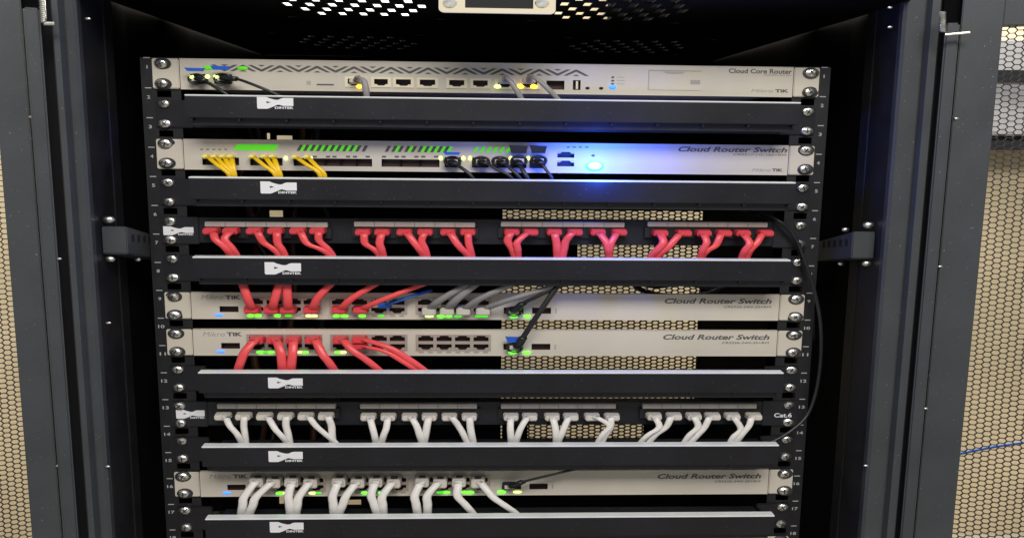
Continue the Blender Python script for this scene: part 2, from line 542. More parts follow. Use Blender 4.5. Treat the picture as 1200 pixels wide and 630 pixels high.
# front doors, swung open
def door(s, px_edge, py_ref, px_strip, px_mesh, col_px, row_px, swing):
    P0 = at(px_edge, py_ref, -97)
    D = Vector((s * math.cos(swing), -math.sin(swing), 0))      # outward along the door
    N = Vector((-s * math.sin(swing), -math.cos(swing), 0))     # towards the viewer
    def U(px, py):
        return (hit(px, py, P0, N) - P0).dot(D)
    ztop = TOPZ + 22
    zbot = FL + 30
    def place(u, v, w):
        q = P0 + D * u + N * (-w)
        return Vector((q.x, q.y, v))
    def slab(bm, u0, u1, w0, w1, z0, z1, bev=0.0):
        vs_ = box(bm, u0, u1, w0, w1, z0, z1, bevel=bev)
        for v in bm.verts:
            pass
    def make(name, u0, u1, w0, w1, z0, z1, m, parent, bev=0.0):
        bm = bmesh.new()
        box(bm, u0, u1, w0, w1, z0, z1, bevel=bev)
        for v in bm.verts:
            v.co = place(v.co.x, v.co.z, v.co.y)
        return obj(name, bm, m, parent)
    us, um = U(px_strip, py_ref), U(px_mesh, py_ref)
    width = um + 330
    band = make("front_door", us + 1.5, um, 0, 16, zbot, ztop, "frame_grey", rack, 1.0)
    make("hinge_edge", 0, us, -5, 14, zbot, ztop - 45, "frame_grey", band, 2.0)
    make("hinge_filler", -2, us + 1.4, 8, 14, ztop - 44.9, ztop + 15, "inner_black", band)  # added dark filler, hides the bright wall above the hinge edge
    # top, bottom and free-edge members of the door frame
    zm = hit(1185 if s > 0 else 5, 30, P0, N).z if s > 0 else ztop - 36
    make("top_member", um + 0.1, width, 0, 16, zm, ztop, "frame_grey", band, 0.6)
    make("bottom_member", um + 0.1, width, 0, 16, zbot, zbot + 60, "frame_grey", band, 0.6)
    make("free_edge", width - 45, width - 0.1, 0.5, 15.5, zbot + 60.1, zm - 0.1, "frame_grey", band, 0.6)
    du = abs(U(px_mesh + s * col_px, py_ref) - um)
    dv = row_px / FOCAL * (P0.y - CAM.y) * 1.0
    bm = bmesh.new()
    hexsheet(bm, um - du * 0.2, width - 44, zbot + 58, zm + 2, du, dv, 0.85, 1.2, lambda u, v, w: place(u, v, w + 4.0))
    obj("perforated_panel", bm, "powder_black", band)
    return P0, D, N, band, U

PR = door(1, 1085, 285, 1101, 1150, 9.3, 6.35, math.radians(22))
PL = door(-1, 67, 285, 48, 9, 9.0, 6.0, math.radians(22))

# door hinges: sprung pin and its foot
for s, (P0, D, N, band, U) in ((1, PR), (-1, PL)):
    bm = bmesh.new()
    c0 = at(1105, 14, -112) if s > 0 else at(49, -4, -112)
    c1 = at(1105, 38, -112) if s > 0 else at(51, 27, -112)
    prof = []
    n = 26
    for k in range(n + 1):
        t = k / n
        rr = 3.0 if k % 2 else 2.3
        p = c0.lerp(c1, t)
        prof.append((p, rr))
    rings = [[bm.verts.new((p.x + rr * math.cos(a) * 1.2, p.y + rr * math.sin(a), p.z)) for a in [2 * math.pi * i / 10 for i in range(10)]] for p, rr in prof]
    for i in range(n):
        for k in range(10):
            bm.faces.new((rings[i][k], rings[i][(k + 1) % 10], rings[i + 1][(k + 1) % 10], rings[i + 1][k]))
    bm.faces.new(rings[0]); bm.faces.new(rings[-1])
    h = obj("hinge_spring", bm, "screw_steel", band)
    bm = bmesh.new()
    e0, e1 = (at(1108, 41, -112), at(1137, 38.5, -120)) if s > 0 else (at(51, 28, -112), at(63, 28, -108))
    tube(bm, [e0, e0.lerp(e1, 0.5), e1], 1.6 if s > 0 else 2.2, wide=1.3)
    obj("hinge_pin", bm, "screw_steel", band)
# small bright rivets on the frame and doors
for px, py, Y in ((69, 303, -99), (36, 137, -118), (127, 378, -84), (68, 545, -101), (1121, 139, -112), (1102, 312, -108), (1085, 478, -105), (126, 546, -84), (103, 22, -86), (1043, 9, -86), (1043, 32, -86), (1015, 545, -84)):
    pl = [q for q in (PL, PR) if (q is PL) == (px < 600)][0]
    if px < 69 or px > 1084:
        c = hit(px, py, pl[0], pl[2]) + pl[2] * 0.6
    else:
        c = at(px, py, Y - 2)
    bm = bmesh.new()
    bmesh.ops.create_uvsphere(bm, u_segments=10, v_segments=6, radius=1)
    for v in bm.verts:
        v.co = Vector((c.x + v.co.x * 3.2, c.y + v.co.y * 1.2, c.z + v.co.z * 1.4))
    obj("rivet", bm, "screw_steel", rack, smooth=True)

# rear door with mesh, solid stiles and a cable opening
RX0, RX1 = at(588, 340, REAR).x, at(826, 340, REAR).x
rear = boxo("rear_door", (at(430, 340, REAR).x, RX0, REAR - 14, REAR, FL + 30, TOPZ - 0.5), "inner_black", rack, bevel=1)
boxo("rear_stile", (RX1, XR_IN + 3, REAR - 14, REAR, FL + 30, TOPZ - 0.5), "inner_black", rear, bevel=1)
xa, xb = XL_IN - 3, at(240, 340, REAR).x
boxo("rear_stile", (xa, xb, REAR - 14, REAR, FL + 30, TOPZ - 0.5), "inner_black", rear, bevel=1)
boxo("rear_header", (RX0 + .1, RX1 - .1, REAR - 13, REAR - 1, at(700, 246, REAR).z, TOPZ - 0.6), "inner_black", rear)
bm = bmesh.new()
hs = []
for a, b, c, d in ((274, 300, 157, 165), (306, 318, 156, 163), (325, 344, 159, 165), (255, 262, 243, 258), (290, 333, 246, 259), (238, 246, 288, 300), (285, 297, 417, 429), (240, 249, 463, 470), (288, 302, 498, 509), (322, 334, 578, 589), (404, 424, 582, 590)):
    p, q = at(a, d, REAR), at(b, c, REAR)
    hs.append((p.x, q.x, p.z, q.z))
plate(bm, xb + .1, at(430, 340, REAR).x - .1, FL + 31, TOPZ - 1, REAR - 12, REAR - 2, hs)
obj("rear_plate", bm, "inner_black", rear)
boxo("rear_plate", (RX0 + .1, RX1 - .1, REAR - 12, REAR - 2, FL + 31, at(700, 512, REAR).z), "inner_black", rear)
for xa_, xb_, ya_, yb_ in ((588, 676, 276, 322), (588, 618, 470, 512), (752, 826, 470, 512)):  # added dark plates that dull bright stretches of the mesh
    p, q = at(xa_, yb_, REAR), at(xb_, ya_, REAR)
    boxo("rear_plate", (p.x, q.x, REAR - 17, REAR - 14.2, p.z, q.z), "inner_black", rear)
bm = bmesh.new()
sc = (REAR - CAM.y) / FOCAL
hexsheet(bm, RX0 - 4, RX1 + 4, at(700, 516, REAR).z, at(700, 248, REAR).z, 7.35 * sc, 4.4 * sc, 0.75, 2.5, lambda u, v, w: Vector((u, REAR - 8 + w, v)))
obj("perforated_panel", bm, "powder_black", rear)

# ------------------------------------------------------------------ screws shared by all devices
def make_screw_meshes():
    bm = bmesh.new()
    # oval pan head, slightly domed, with a cross recess
    prof = [(1.0, 0), (1.0, -1.2), (0.86, -2.6), (0.55, -3.4), (0.22, -3.7)]
    rings = []
    for r, y in prof:
        rings.append([bm.verts.new((7.4 * r * math.cos(a), y, 4.9 * r * math.sin(a))) for a in [2 * math.pi * i / 16 for i in range(16)]])
    for i in range(len(rings) - 1):
        for k in range(16):
            bm.faces.new((rings[i][k], rings[i][(k + 1) % 16], rings[i + 1][(k + 1) % 16], rings[i + 1][k]))
    bm.faces.new(rings[-1])
    head = mesh_of(bm, "screw_steel", (0, 0, 0))
    bm = bmesh.new()
    box(bm, -4.6, 4.6, -3.75, -3.0, -0.55, 0.55)
    box(bm, -0.9, 0.9, -3.78, -3.02, -2.6, 2.6)
    cross = mesh_of(bm, "washer_dark", (0, 0, 0))
    bm = bmesh.new()
    N_ = 20
    o_ = [(9.8 * math.cos(a), 6.3 * math.sin(a)) for a in [2 * math.pi * i / N_ for i in range(N_)]]
    prism(bm, o_, -0.9, 0)
    wash = mesh_of(bm, "washer_dark", (0, 0, 0))
    return head, cross, wash
HEAD, CROSS, WASH = make_screw_meshes()

def screws(root, r, yf, washer=True):
    for s in (-1, 1):
        for k in (0, 1):
            p = Vector((s * 371, yf - (1.0 if washer else 0.15), -(2 * r + k) * 22.225))
            o = link("screw", HEAD, p, root)
            c = link("cross_recess", CROSS, p, o)
            a = random.uniform(-0.9, 0.9)
            c.rotation_euler = (0, a, 0)
            o.rotation_euler = (random.uniform(-.12, .12), 0, random.uniform(-.12, .12))
            if washer:
                link("washer", WASH, p + Vector((random.uniform(0, 1.5), 0.95, random.uniform(-.3, .3))), o)

def rowz(r):
    return -(2 * r + 0.5) * 22.225

def ears(root, r, m, yf, z0, z1, seam=352.0, outer=382.0, th=2.8):
    for s in (-1, 1):
        bm = bmesh.new()
        a, b = (s * seam, s * outer) if s > 0 else (s * outer, s * seam)
        box(bm, a, b, yf, yf + th, z0, z1, bevel=1.0)
        obj("ear", bm, m, root)

def rj45(root, x, z, w, h, yf, m_in="port_dark", flip=1, corner=None, depth=9, notch=0.32):
    """an open socket: dark walls going in, two corner fillets that leave the clip notch"""
    bm = bmesh.new()
    x0, x1, z0, z1 = x - w / 2, x + w / 2, z - h / 2, z + h / 2
    f = [bm.verts.new((a, yf, b)) for a, b in ((x0, z0), (x1, z0), (x1, z1), (x0, z1))]
    k = [bm.verts.new((a, yf + depth, b)) for a, b in ((x0, z0), (x1, z0), (x1, z1), (x0, z1))]
    for i in range(4):
        bm.faces.new((f[i], f[(i + 1) % 4], k[(i + 1) % 4], k[i]))
    bm.faces.new(k)
    o = obj("port", bm, m_in, root)
    if corner:
        bm = bmesh.new()
        zt = z1 if flip > 0 else z0
        for s in (-1, 1):
            xe = x + s * w / 2
            prism(bm, [(xe, zt), (x + s * w * 0.22, zt), (x + s * w * 0.34, zt - flip * h * notch), (xe, zt - flip * h * notch)], yf + 0.2, yf + 2.2)
        obj("clip_edge", bm, corner, o)
    return o

def led(root, x, z, y, w, h, m, name="status_light"):
    bm = bmesh.new()
    bmesh.ops.create_uvsphere(bm, u_segments=10, v_segments=6, radius=1)
    for v in bm.verts:
        v.co = Vector((x + v.co.x * w / 2, y + v.co.y * 0.9, z + v.co.z * h / 2))
    return obj(name, bm, m, root, smooth=True)

YF = -3.0           # front plane of devices

# ------------------------------------------------------------------ 24 port switches (rows 6, 7, 11) and the one below
SWX = {}
for name, xs in (("b1", (301, 323, 345, 366)), ("b2", (399, 422, 444.5, 465.7)), ("b3", (499, 520.5, 542, 563.7))):
    SWX[name] = [at(x, 400, YF).x for x in xs]
def sx(px):
    return at(px, 402, YF).x
def switch(r, label, greens, logo_on=True, full=True):
    c = rowz(r)
    z0, z1 = c - 15.3, c + 15.3
    root = empty("network_switch", (0, 20, z0), label, "switch", "cream rack switches with twenty-four ports")
    xl, xr = -351.2, 351.2
    holes, ports = [], []
    for b in SWX.values():
        for x in b:
            for zz, fl in ((c + 5.6, 1), (c - 4.9, -1)):
                holes.append((x - 9, x + 9, zz - 3.4, zz + 3.4))
                ports.append((x, zz, fl))
    cons = (sx(259), sx(281), c - 7.6, c - 0.6)
    sf = [(sx(590), sx(613), c - 8.4, c - 1.0), (sx(623), sx(645), c - 8.4, c - 1.0)]
    bm = bmesh.new()
    plate(bm, xl, xr, z0, z1, YF + 0.4, YF + 2.4, holes + [cons] + sf)
    fp = obj("faceplate", bm, "cream", root)
    boxo("chassis", (-340, 340, YF + 13, 55, z0 + 0.8, c + 1.0), "cream_dark", root, bevel=1)
    # folded edges at the top and bottom of the face
    boxo("face_edge", (xl, xr, YF + 0.0, YF + 4.5, z1 - 0.0, z1 + 0.7), "cream", fp)
    boxo("face_edge", (xl, xr, YF + 0.0, YF + 12.9, z0 - 0.7, z0), "cream", fp)
    ears(root, r, "cream", YF - 0.6, z0 - 0.5, z1 + 0.5)
    screws(root, r, YF - 0.6)
    for b in SWX.values():
        bm = bmesh.new()
        a0, a1 = b[0] - 12, b[-1] + 12
        plate(bm, a0, a1, c - 9.6, c + 10.2, YF - 0.5, YF + 0.38, [(x - 9, x + 9, zz - 3.4, zz + 3.4) for x in b for zz in (c + 5.6, c - 4.9)])
        obj("port_block", bm, "port_metal", root)
    for x, zz, fl in ports:
        rj45(root, x, zz, 18, 6.8, YF + 0.2, "port_dark", fl, "port_metal")
    for h in [cons] + sf:
        rj45(root, (h[0] + h[1]) / 2, (h[2] + h[3]) / 2, h[1] - h[0], h[3] - h[2], YF + 0.5, "port_dark")
    for k, b in enumerate(SWX.values()):             # unlit light pipes below the sockets
        for x in b:
            for d in (-5.5, 5.5):
                boxo("light_pipe", (x + d - 3, x + d + 3, YF + 0.0, YF + 0.39, c - 12.6, c - 10.8), "print_light", root)
    led(root, sx(258), c - 11.0, YF - 0.3, 10, 3.0, "blue_light")
    for px in greens:
        led(root, sx(px) + random.uniform(-.8, .8), c - 11.7, YF - 0.4, random.uniform(8, 11), random.uniform(2.6, 3.4), random.choice(("green_light", "green_light", "green_dim", "lime_light")))
    z = c + 10.3
    text("Mikro", sx(238), sx(264), z - 3.0, z + 2.6, YF + 0.38, "print_light", fp, shear=0.2)
    text("TiK", sx(266), sx(284), z - 2.6, z + 2.2, YF + 0.38, "print_grey", fp, bold=0.04)
    za = c + 2.6
    text("Cloud Router Switch", sx(777), sx(901.5), za + 2.0, za + 8.4, YF + 0.38, "print_grey", fp, shear=0.25, bold=0.025)
    text("CRS326-24G-2S+RM", sx(846), sx(901), za - 3.0, za - 0.6, YF + 0.38, "print_grey", fp, shear=0.15)
    boxo("side_print", (sx(650), sx(651.5), YF + 0.2, YF + 0.39, c - 8, c - 2), "print_light", fp)
    return root

# ------------------------------------------------------------------ horizontal cable managers
def manager(r, label, logo_px):
    c = rowz(r)
    root = empty("cable_manager", (0, -20, c - 16), label, "cable manager", "black horizontal cable managers")
    x0, x1 = -333, 346
    ears(root, r, "duct_black", -2.6, c - 15.5, c + 15.5, seam=338, outer=381, th=2.4)
    boxo("back_plate", (-337.5, 337.5, -2.4, -0.6, c - 15, c + 9), "panel_black", root)
    bm = bmesh.new()
    box(bm, x0, x1, -47, -44.5, c - 4.5, c + 18.6, bevel=0.7)
    cover = obj("cover", bm, "duct_black", root)
    cover.rotation_euler = (random.uniform(-.012, .012), 0, 0)
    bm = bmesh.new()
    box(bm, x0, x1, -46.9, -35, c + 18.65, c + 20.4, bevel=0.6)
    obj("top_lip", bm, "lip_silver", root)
    boxo("bottom_lip", (x0 + 1, x1 - 1, -44.4, -36, c - 4.4, c - 3.0), "duct_black", root)
    boxo("lower_fascia", (x0 + 4, x1 - 4, -38.5, -36.5, c - 12.5, c - 4.5), "panel_black", root)
    boxo("duct_floor", (x0 + 12, x1 - 12, -18, -2.6, c + 11, c + 12.2), "panel_black", root)
    for k in range(14):                                # finger dividers inside the duct
        x = x0 + 6 + (x1 - x0 - 12) * k / 13
        boxo("divider", (x - 1.2, x + 1.2, -44.4, -2.5, c - 7.3, c + 10.8), "duct_black", root)
    screws(root, r, -2.6, washer=False)
    a, b = at(logo_px[0], logo_px[1], -47), at(logo_px[2], logo_px[3], -47)
    logo(a.x, b.x, b.z, a.z, -47.02, cover)
    return root

manager(1, "black cable manager directly under the router at the top of the rack", (301, 113.5, 344, 128))
manager(3, "black cable manager below the switch with the bright blue light", (305, 212.5, 348, 227))
manager(5, "black cable manager between the red cabled patch panel and the upper grey cabled switch", (310, 307, 353, 321.5))
manager(8, "black cable manager under the pair of red cabled switches", (314, 442, 355, 454.5))
manager(10, "black cable manager below the patch panel with white cables", (314.5, 528, 355, 540.5))
manager(12, "black cable manager at the bottom, below the white cabled switch", (316, 611, 356, 623))

switch(6, "upper cream switch of the adjoining pair, with red and grey cables rising from it", [294.7, 304, 327, 339, 362, 369, 395, 404, 426, 447, 504, 516, 526, 537, 560, 568, 601, 617])
switch(7, "lower cream switch of the adjoining pair, with red cables hanging and third port block empty", [305, 311, 317, 351, 357, 396, 402, 601, 617])
switch(11, "cream switch with twelve white cables, second device from the bottom", [322, 329, 361, 368, 424, 430, 446, 516, 523, 545, 551, 590, 608])
switch(13, "cream switch cut off by the lower edge of the picture", [])

# ------------------------------------------------------------------ patch panels
def patch_panel(r, label, strips, right_text, lz):
    c = rowz(r)
    root = empty("patch_bay", (0, 0, c - 16), label, "patch panel", "black patch panels")
    bm = bmesh.new()
    box(bm, -382, 382, YF + 0.3, -0.4, c - 15.6, c + 15.6, bevel=0.9)
    # the panel is open below its socket row, so only a narrow carrier spans the middle
    for v in bm.verts:
        pass
    bm.free()
    for s in (-1, 1):
        a, b = (-382, -338) if s < 0 else (338, 382)
        boxo("ear", (a, b, YF, -0.3, c - 15.8, c + 15.8), "panel_black", root, bevel=1)
    boxo("carrier", (-337.6, 337.6, YF + 0.2, 12, c - 14, c + 15.4), "panel_black", root, bevel=0.6)
    screws(root, r, YF, washer=False)
    for (pa, pb) in strips:
        xa, xb = at(pa, lz, -9).x, at(pb, lz, -9).x
        zc = at((pa + pb) / 2, lz, -9).z
        bm = bmesh.new()
        box(bm, xa, xb, -10, YF + 0.1, zc - 2.9, zc + 2.9, bevel=0.5)
        st = obj("label_strip", bm, "label_strip", root)
        for k in range(1, 6):
            x = xa + (xb - xa) * k / 6
            boxo("strip_line", (x - 0.45, x + 0.45, -10.2, -9.95, zc - 2.4, zc + 2.4), "label_line", st)
        bm = bmesh.new()
        box(bm, xa - 3, xb + 4, -7.5, YF + 0.1, zc - 16.5, zc - 3.6, bevel=0.6)
        blk = obj("socket_block", bm, "powder_black", root)
        for k in range(6):
            x = xa + (xb - xa) * (k + 0.5) / 6
            boxo("port", (x - 9.5, x + 9.5, -7.75, -7.45, zc - 13, zc - 4.6), "hole_black", blk)
    if right_text:
        a, b = at(907, 488.5, YF), at(928, 483.5, YF)
        text(right_text, a.x, b.x, a.z, b.z, YF - 0.02, "print_white", root, bold=0.02)
    return root, c
R4 = patch_panel(4, "black patch panel with a row of red cables", ((240.1, 383.9), (415, 556.7), (587, 731.7), (759, 899.4)), None, 263)
logo(at(191.5, 272, YF).x, at(227, 272, YF).x, at(209, 275.5, YF).z, at(209, 265.2, YF).z, YF - 0.02, R4[0])
R9 = patch_panel(9, "black patch panel with a row of white cables, marked Cat.6", ((254.4, 393.4), (422, 559), (587, 721.7), (753, 886.6)), "Cat.6", 475.5)
logo(at(206.5, 486, YF).x, at(240, 486, YF).x, at(223, 490, YF).z, at(223, 479.5, YF).z, YF - 0.02, R9[0])

# ------------------------------------------------------------------ the router on top (row 0)
def router():
    c = rowz(0)
    z0, z1 = c - 16.2, c + 16.6
    root = empty("router", (0, 20, z0), "cream router at the top of the rack with a zigzag row of vents", "router")
    X = lambda px: at(px, 96, YF).x
    Z = lambda px, py: at(px, py, YF).z
    frames = [(404, 430), (435, 458), (460.5, 485), (488.5, 513.5), (523, 547.5), (551, 575), (580, 604), (609, 633)]
    pz = at(490, 97.2, YF).z
    holes, fr = [], []
    for a, b in frames:
        xa, xb = X(a), X(b)
        holes.append((xa + 3.4, xb - 3.4, pz - 3.6, pz + 3.6))
        fr.append((xa, xb))
    sfp = (X(640.5), X(661.5), pz - 5.5, pz + 4.5)
    usb = (X(671.5), X(680.5), pz - 5.6, pz + 5.4)
    sf2 = [(X(222), X(242), pz - 4.0, pz + 6.5), (X(251), X(272), pz - 4.0, pz + 6.5)]
    bm = bmesh.new()
    plate(bm, -351.2, 351.2, z0, z1, YF + 0.4, YF + 2.4, holes + [sfp, usb] + sf2)
    fp = obj("faceplate", bm, "cream", root)
    boxo("face_edge", (-351.2, 351.2, YF, YF + 12.9, z1, z1 + 0.7), "cream", fp)
    boxo("face_edge", (-351.2, 351.2, YF, YF + 12.9, z0 - 0.7, z0), "cream", fp)
    boxo("chassis", (-340, 340, YF + 13, 260, z0 + 0.8, z1 - 0.8), "cream_dark", root, bevel=1)
    ears(root, 0, "cream", YF - 0.6, z0 - 0.3, z1 + 0.3)
    screws(root, 0, YF - 0.6)
    for (xa, xb), h in zip(fr, holes):
        bm = bmesh.new()
        plate(bm, xa, xb, pz - 5.8, pz + 5.8, YF - 0.5, YF + 0.38, [h])
        obj("port_frame", bm, "port_white", root)
        rj45(root, (h[0] + h[1]) / 2, pz, h[1] - h[0], 7.2, YF + 0.2, "port_dark", -1, "port_white", notch=0.22)
    for h in [sfp] + sf2:
        rj45(root, (h[0] + h[1]) / 2, (h[2] + h[3]) / 2, h[1] - h[0], h[3] - h[2], YF + 0.5, "port_dark")
    rj45(root, (usb[0] + usb[1]) / 2, pz, usb[1] - usb[0], 11, YF + 0.5, "port_dark")
    boxo("usb_tongue", (X(675), X(677.5), YF + 0.3, YF + 6, pz - 4.6, pz + 4.4), "port_white", root)
    for px in (688.7, 704.7):
        led(root, X(px), pz - 3.4, YF + 0.3, 5.5, 3.2, "hole_black", "button")
    for py in (90.7, 94.7, 98.4):
        led(root, X(718), Z(718, py), YF + 0.4, 4.0, 2.0, "print_grey")
        boxo("led_mark", (X(723), X(732), YF + 0.2, YF + 0.39, Z(727, py) - .3, Z(727, py) + .3), "print_light", fp)
    led(root, X(718), Z(718, 102), YF - 0.3, 8.5, 5.0, "blue_light")
    # chevron vents
    def stroke(p, q, t=2.1):
        return [(p[0] - t * 0.9, p[1]), (p[0] + t * 1.5, p[1]), (q[0] + t * 1.2, q[1]), (q[0] - t * 1.2, q[1])]
    zt, zb = pz + 17.2, pz + 10.2
    for k in range(11):
        px = 675 - 43.3 * k
        if px > 262 and not (280 > px):
            x = X(px)
            bm = bmesh.new()
            prism(bm, [(x - 15, zb), (x - 1.0, zt), (x + 1.0, zt), (x + 15, zb), (x + 10.5, zb), (x, zt - 2.4), (x - 10.5, zb)], YF + 0.1, YF + 0.38)
            obj("vent_or_glow", bm, "print_grey", root)
            bm = bmesh.new()
            prism(bm, [(x - 4, zb - 0.2), (x, zb + 1.6), (x + 4, zb - 0.2)], YF + 0.1, YF + 0.38)
            obj("vent_or_glow", bm, "print_grey", root)
        px -= 21.65
        if px > 262:
            x = X(px)
            bm = bmesh.new()
            prism(bm, [(x - 15, zt), (x - 10.5, zt), (x, zb + 2.4), (x + 10.5, zt), (x + 15, zt), (x + 1, zb), (x - 1, zb)], YF + 0.1, YF + 0.38)
            obj("vent_or_glow", bm, "print_grey", root)
            bm = bmesh.new()
            prism(bm, [(x - 4, zt + 0.2), (x, zt - 1.6), (x + 4, zt + 0.2)], YF + 0.1, YF + 0.38)
            obj("vent_or_glow", bm, "print_grey", root)
    for px in (285, 245):
        led(root, X(px), pz + 13.5, YF + 0.0, 13, 4.5, "green_glow")  # green glow patches imitate LED light spilt at the vents
    boxo("card_slot", (X(371), X(391), YF + 0.1, YF + 0.39, pz - 4.2, pz - 2.6), "print_grey", root)
    boxo("card_mark", (X(359), X(364), YF + 0.1, YF + 0.39, pz - 3.6, pz + 0.6), "cream_dark", root)
    # blank expansion bay on the right
    bm = bmesh.new()
    box(bm, X(761), X(822), YF - 0.2, YF + 0.39, Z(790, 106), Z(790, 83.5), bevel=0.25)
    bay = obj("bay_cover", bm, "cream", root)
    boxo("bay_seam", (X(760), X(821.5), YF - 0.25, YF + 0.3, Z(790, 83.5) + 0.05, Z(790, 83.5) + 0.8), "print_light", bay)
    boxo("bay_seam", (X(759.5), X(760.3), YF - 0.1, YF + 0.3, Z(790, 106), Z(790, 83.5)), "print_light", bay)
    bm = bmesh.new()
    prism(bm, [(X(776), Z(790, 84.2)), (X(803), Z(790, 84.2)), (X(799), Z(790, 86.5)), (X(790), Z(790, 87.3)), (X(780), Z(790, 86.5))], YF - 0.4, YF - 0.21)
    obj("finger_notch", bm, "cream_dark", bay)
    boxo("screen", (X(809), X(820.5), YF - 0.5, YF - 0.21, Z(815, 99), Z(815, 94)), "print_light", bay)
    text("Cloud Core Router", X(853.5), X(927.5), Z(890, 86.4), Z(890, 80.8), YF + 0.38, "print_grey", fp, bold=0.02)
    text("CCR2004-16G-2S+", X(894), X(927), Z(910, 89.2), Z(910, 87.4), YF + 0.38, "print_light", fp)
    text("Mikro", X(881), X(907), Z(900, 108.5), Z(900, 104.6), YF + 0.38, "print_light", fp, shear=0.2)
    text("TiK", X(909), X(925), Z(915, 108.5), Z(915, 104.8), YF + 0.38, "print_grey", fp, bold=0.04)
    for px, m in ((246.5, "lime_light"), (227.5, "lime_light"), (256, "lime_light"), (583, "lime_light"), (609.5, "amber_light"), (625.5, "amber_light"), (421, "amber_light")):
        led(root, X(px), at(px, 101.5 if px > 400 else 90.5, YF).z, YF - (1.6 if px > 400 else 9.5), 8.5 if px > 560 else 6, 4.4, m)
    return root
router()

# ------------------------------------------------------------------ the fibre switch with the blue light (row 2)
def fibre_switch():
    c = rowz(2)
    z0, z1 = c - 17.6, c + 15.8
    root = empty("fibre_switch", (0, 20, z0), "cream fibre switch with the bright blue light and yellow cables", "switch")
    X = lambda px: at(px, 188, YF).x
    Z = lambda px, py: at(px, py, YF).z
    pz = at(430, 190.5, YF).z
    cages = [(237, 280), (293, 331), (344, 436), (447, 515), (521, 540), (553, 572.5), (577, 595), (598, 617), (620.5, 639)]
    holes = []
    for a, b in cages:
        dz = 1.5 if a > 515 else 0
        holes.append((X(a), X(b), pz - 4.6, pz + 4.2 + dz * 2))
    con = [(X(653), X(673), Z(663, 184.8), Z(663, 178)), (X(653), X(673), Z(663, 195), Z(663, 188.3))]
    bm = bmesh.new()
    plate(bm, -351.2, 351.2, z0, z1, YF + 0.4, YF + 2.4, holes + con)
    fp = obj("faceplate", bm, "cream", root)
    boxo("face_edge", (-351.2, 351.2, YF, YF + 12.9, z1, z1 + 0.7), "cream", fp)
    boxo("face_edge", (-351.2, 351.2, YF, YF + 12.9, z0 - 0.7, z0), "cream", fp)
    boxo("chassis", (-340, 340, YF + 13, 150, z0 + 0.8, z1 - 0.8), "cream_dark", root, bevel=1)
    ears(root, 2, "cream", YF - 0.6, z0 - 0.3, z1 + 0.3)
    screws(root, 2, YF - 0.6)
    for h in holes:
        n = max(1, round((h[1] - h[0]) / 20))
        for k in range(n):
            a, b = h[0] + (h[1] - h[0]) * k / n, h[0] + (h[1] - h[0]) * (k + 1) / n
            rj45(root, (a + b) / 2, (h[2] + h[3]) / 2, b - a - (0.8 if n > 1 else 0), h[3] - h[2], YF + 0.5, "port_dark")
    for h in con:
        rj45(root, (h[0] + h[1]) / 2, (h[2] + h[3]) / 2, h[1] - h[0], h[3] - h[2], YF + 0.5, "port_dark", 1, "port_metal")
    # slanted vent slots; glowing green strips imitate LED light on the panel
    zt, zb = Z(400, 170.3), Z(400, 177.3)
    def slant_strip(px, m):
        x = X(px)
        bm = bmesh.new()
        prism(bm, [(x - 3.2, zb), (x + 0.6, zb), (x + 4.6, zt), (x + 0.8, zt)], YF + 0.1, YF + 0.38)
        obj("vent_or_glow", bm, m, root)
    for k in range(7):
        slant_strip(277.5 + k * 7.5, "green_glow")
        if k < 6:
            slant_strip(281.2 + k * 7.5, "green_glow")
    for k in range(11):
        slant_strip(351 + k * 7.6, "print_grey")
        if k < 9:
            slant_strip(354.8 + k * 7.6, "green_glow")
    for k in range(10):
        slant_strip(454 + k * 7.6, "print_grey")
        if k % 2 or k > 5:
            slant_strip(457.8 + k * 7.6, "green_glow")
    for k in range(6):
        slant_strip(557 + k * 7.6, "green_glow")
    for px in (237, 243.7, 251, 258, 265):
        boxo("light_mark", (X(px) - 1.6, X(px) + 1.6, YF + 0.1, YF + 0.39, Z(px, 175.6), Z(px, 174.6)), "print_grey", root)
    for px in (369, 384.5, 392, 408, 416, 431, 450, 465, 473, 488, 496, 511):
        boxo("light_mark", (X(px) - 2.4, X(px) + 2.4, YF + 0.1, YF + 0.39, Z(px, 184.6), Z(px, 182.6)), "print_grey", root)
    for px in (665.6, 672.7, 679.7, 687.3):
        boxo("light_mark", (X(px) - 1.6, X(px) + 1.6, YF + 0.1, YF + 0.39, Z(px, 173.2), Z(px, 171.8)), "print_grey", root)
    for px in (335, 364, 516.5, 543, 551, 598.5, 619):
        led(root, X(px), Z(px, 185.5), YF - 0.2, 4.5, 5.0, "lime_light")
    led(root, X(695), Z(695, 182.3), YF + 0.2, 4.5, 2.6, "print_grey", "button")
    bc = led(root, X(697), Z(697, 194.3), YF - 1.2, 23, 11.0, "beacon_light", "beacon")
    led(bc, X(697), Z(697, 194.3), YF - 2.2, 15, 7.4, "lamp_white", "beacon_core")
    d = bpy.data.lights.new("beacon_glow", 'POINT')
    d.energy = 1.2
    d.color = (0.02, 0.10, 1.0)
    d.shadow_soft_size = 0.025
    o = bpy.data.objects.new("beacon_glow", d)
    COL.objects.link(o)
    o.location = W((X(697), YF - 56, Z(697, 194.3)))
    text("Cloud Router Switch", X(794.5), X(922), Z(860, 178.4), Z(860, 172.3), YF + 0.38, "print_grey", fp, shear=0.25, bold=0.025)
    text("CRS317-1G-16S+RM", X(859), X(921), Z(890, 182.4), Z(890, 180.2), YF + 0.38, "print_grey", fp, shear=0.15)
    text("Mikro", X(882), X(904), Z(893, 201), Z(893, 197.4), YF + 0.38, "print_light", fp, shear=0.2)
    text("TiK", X(905.5), X(918), Z(910, 201), Z(910, 197.6), YF + 0.38, "print_grey", fp, bold=0.04)
    return root
fibre_switch()

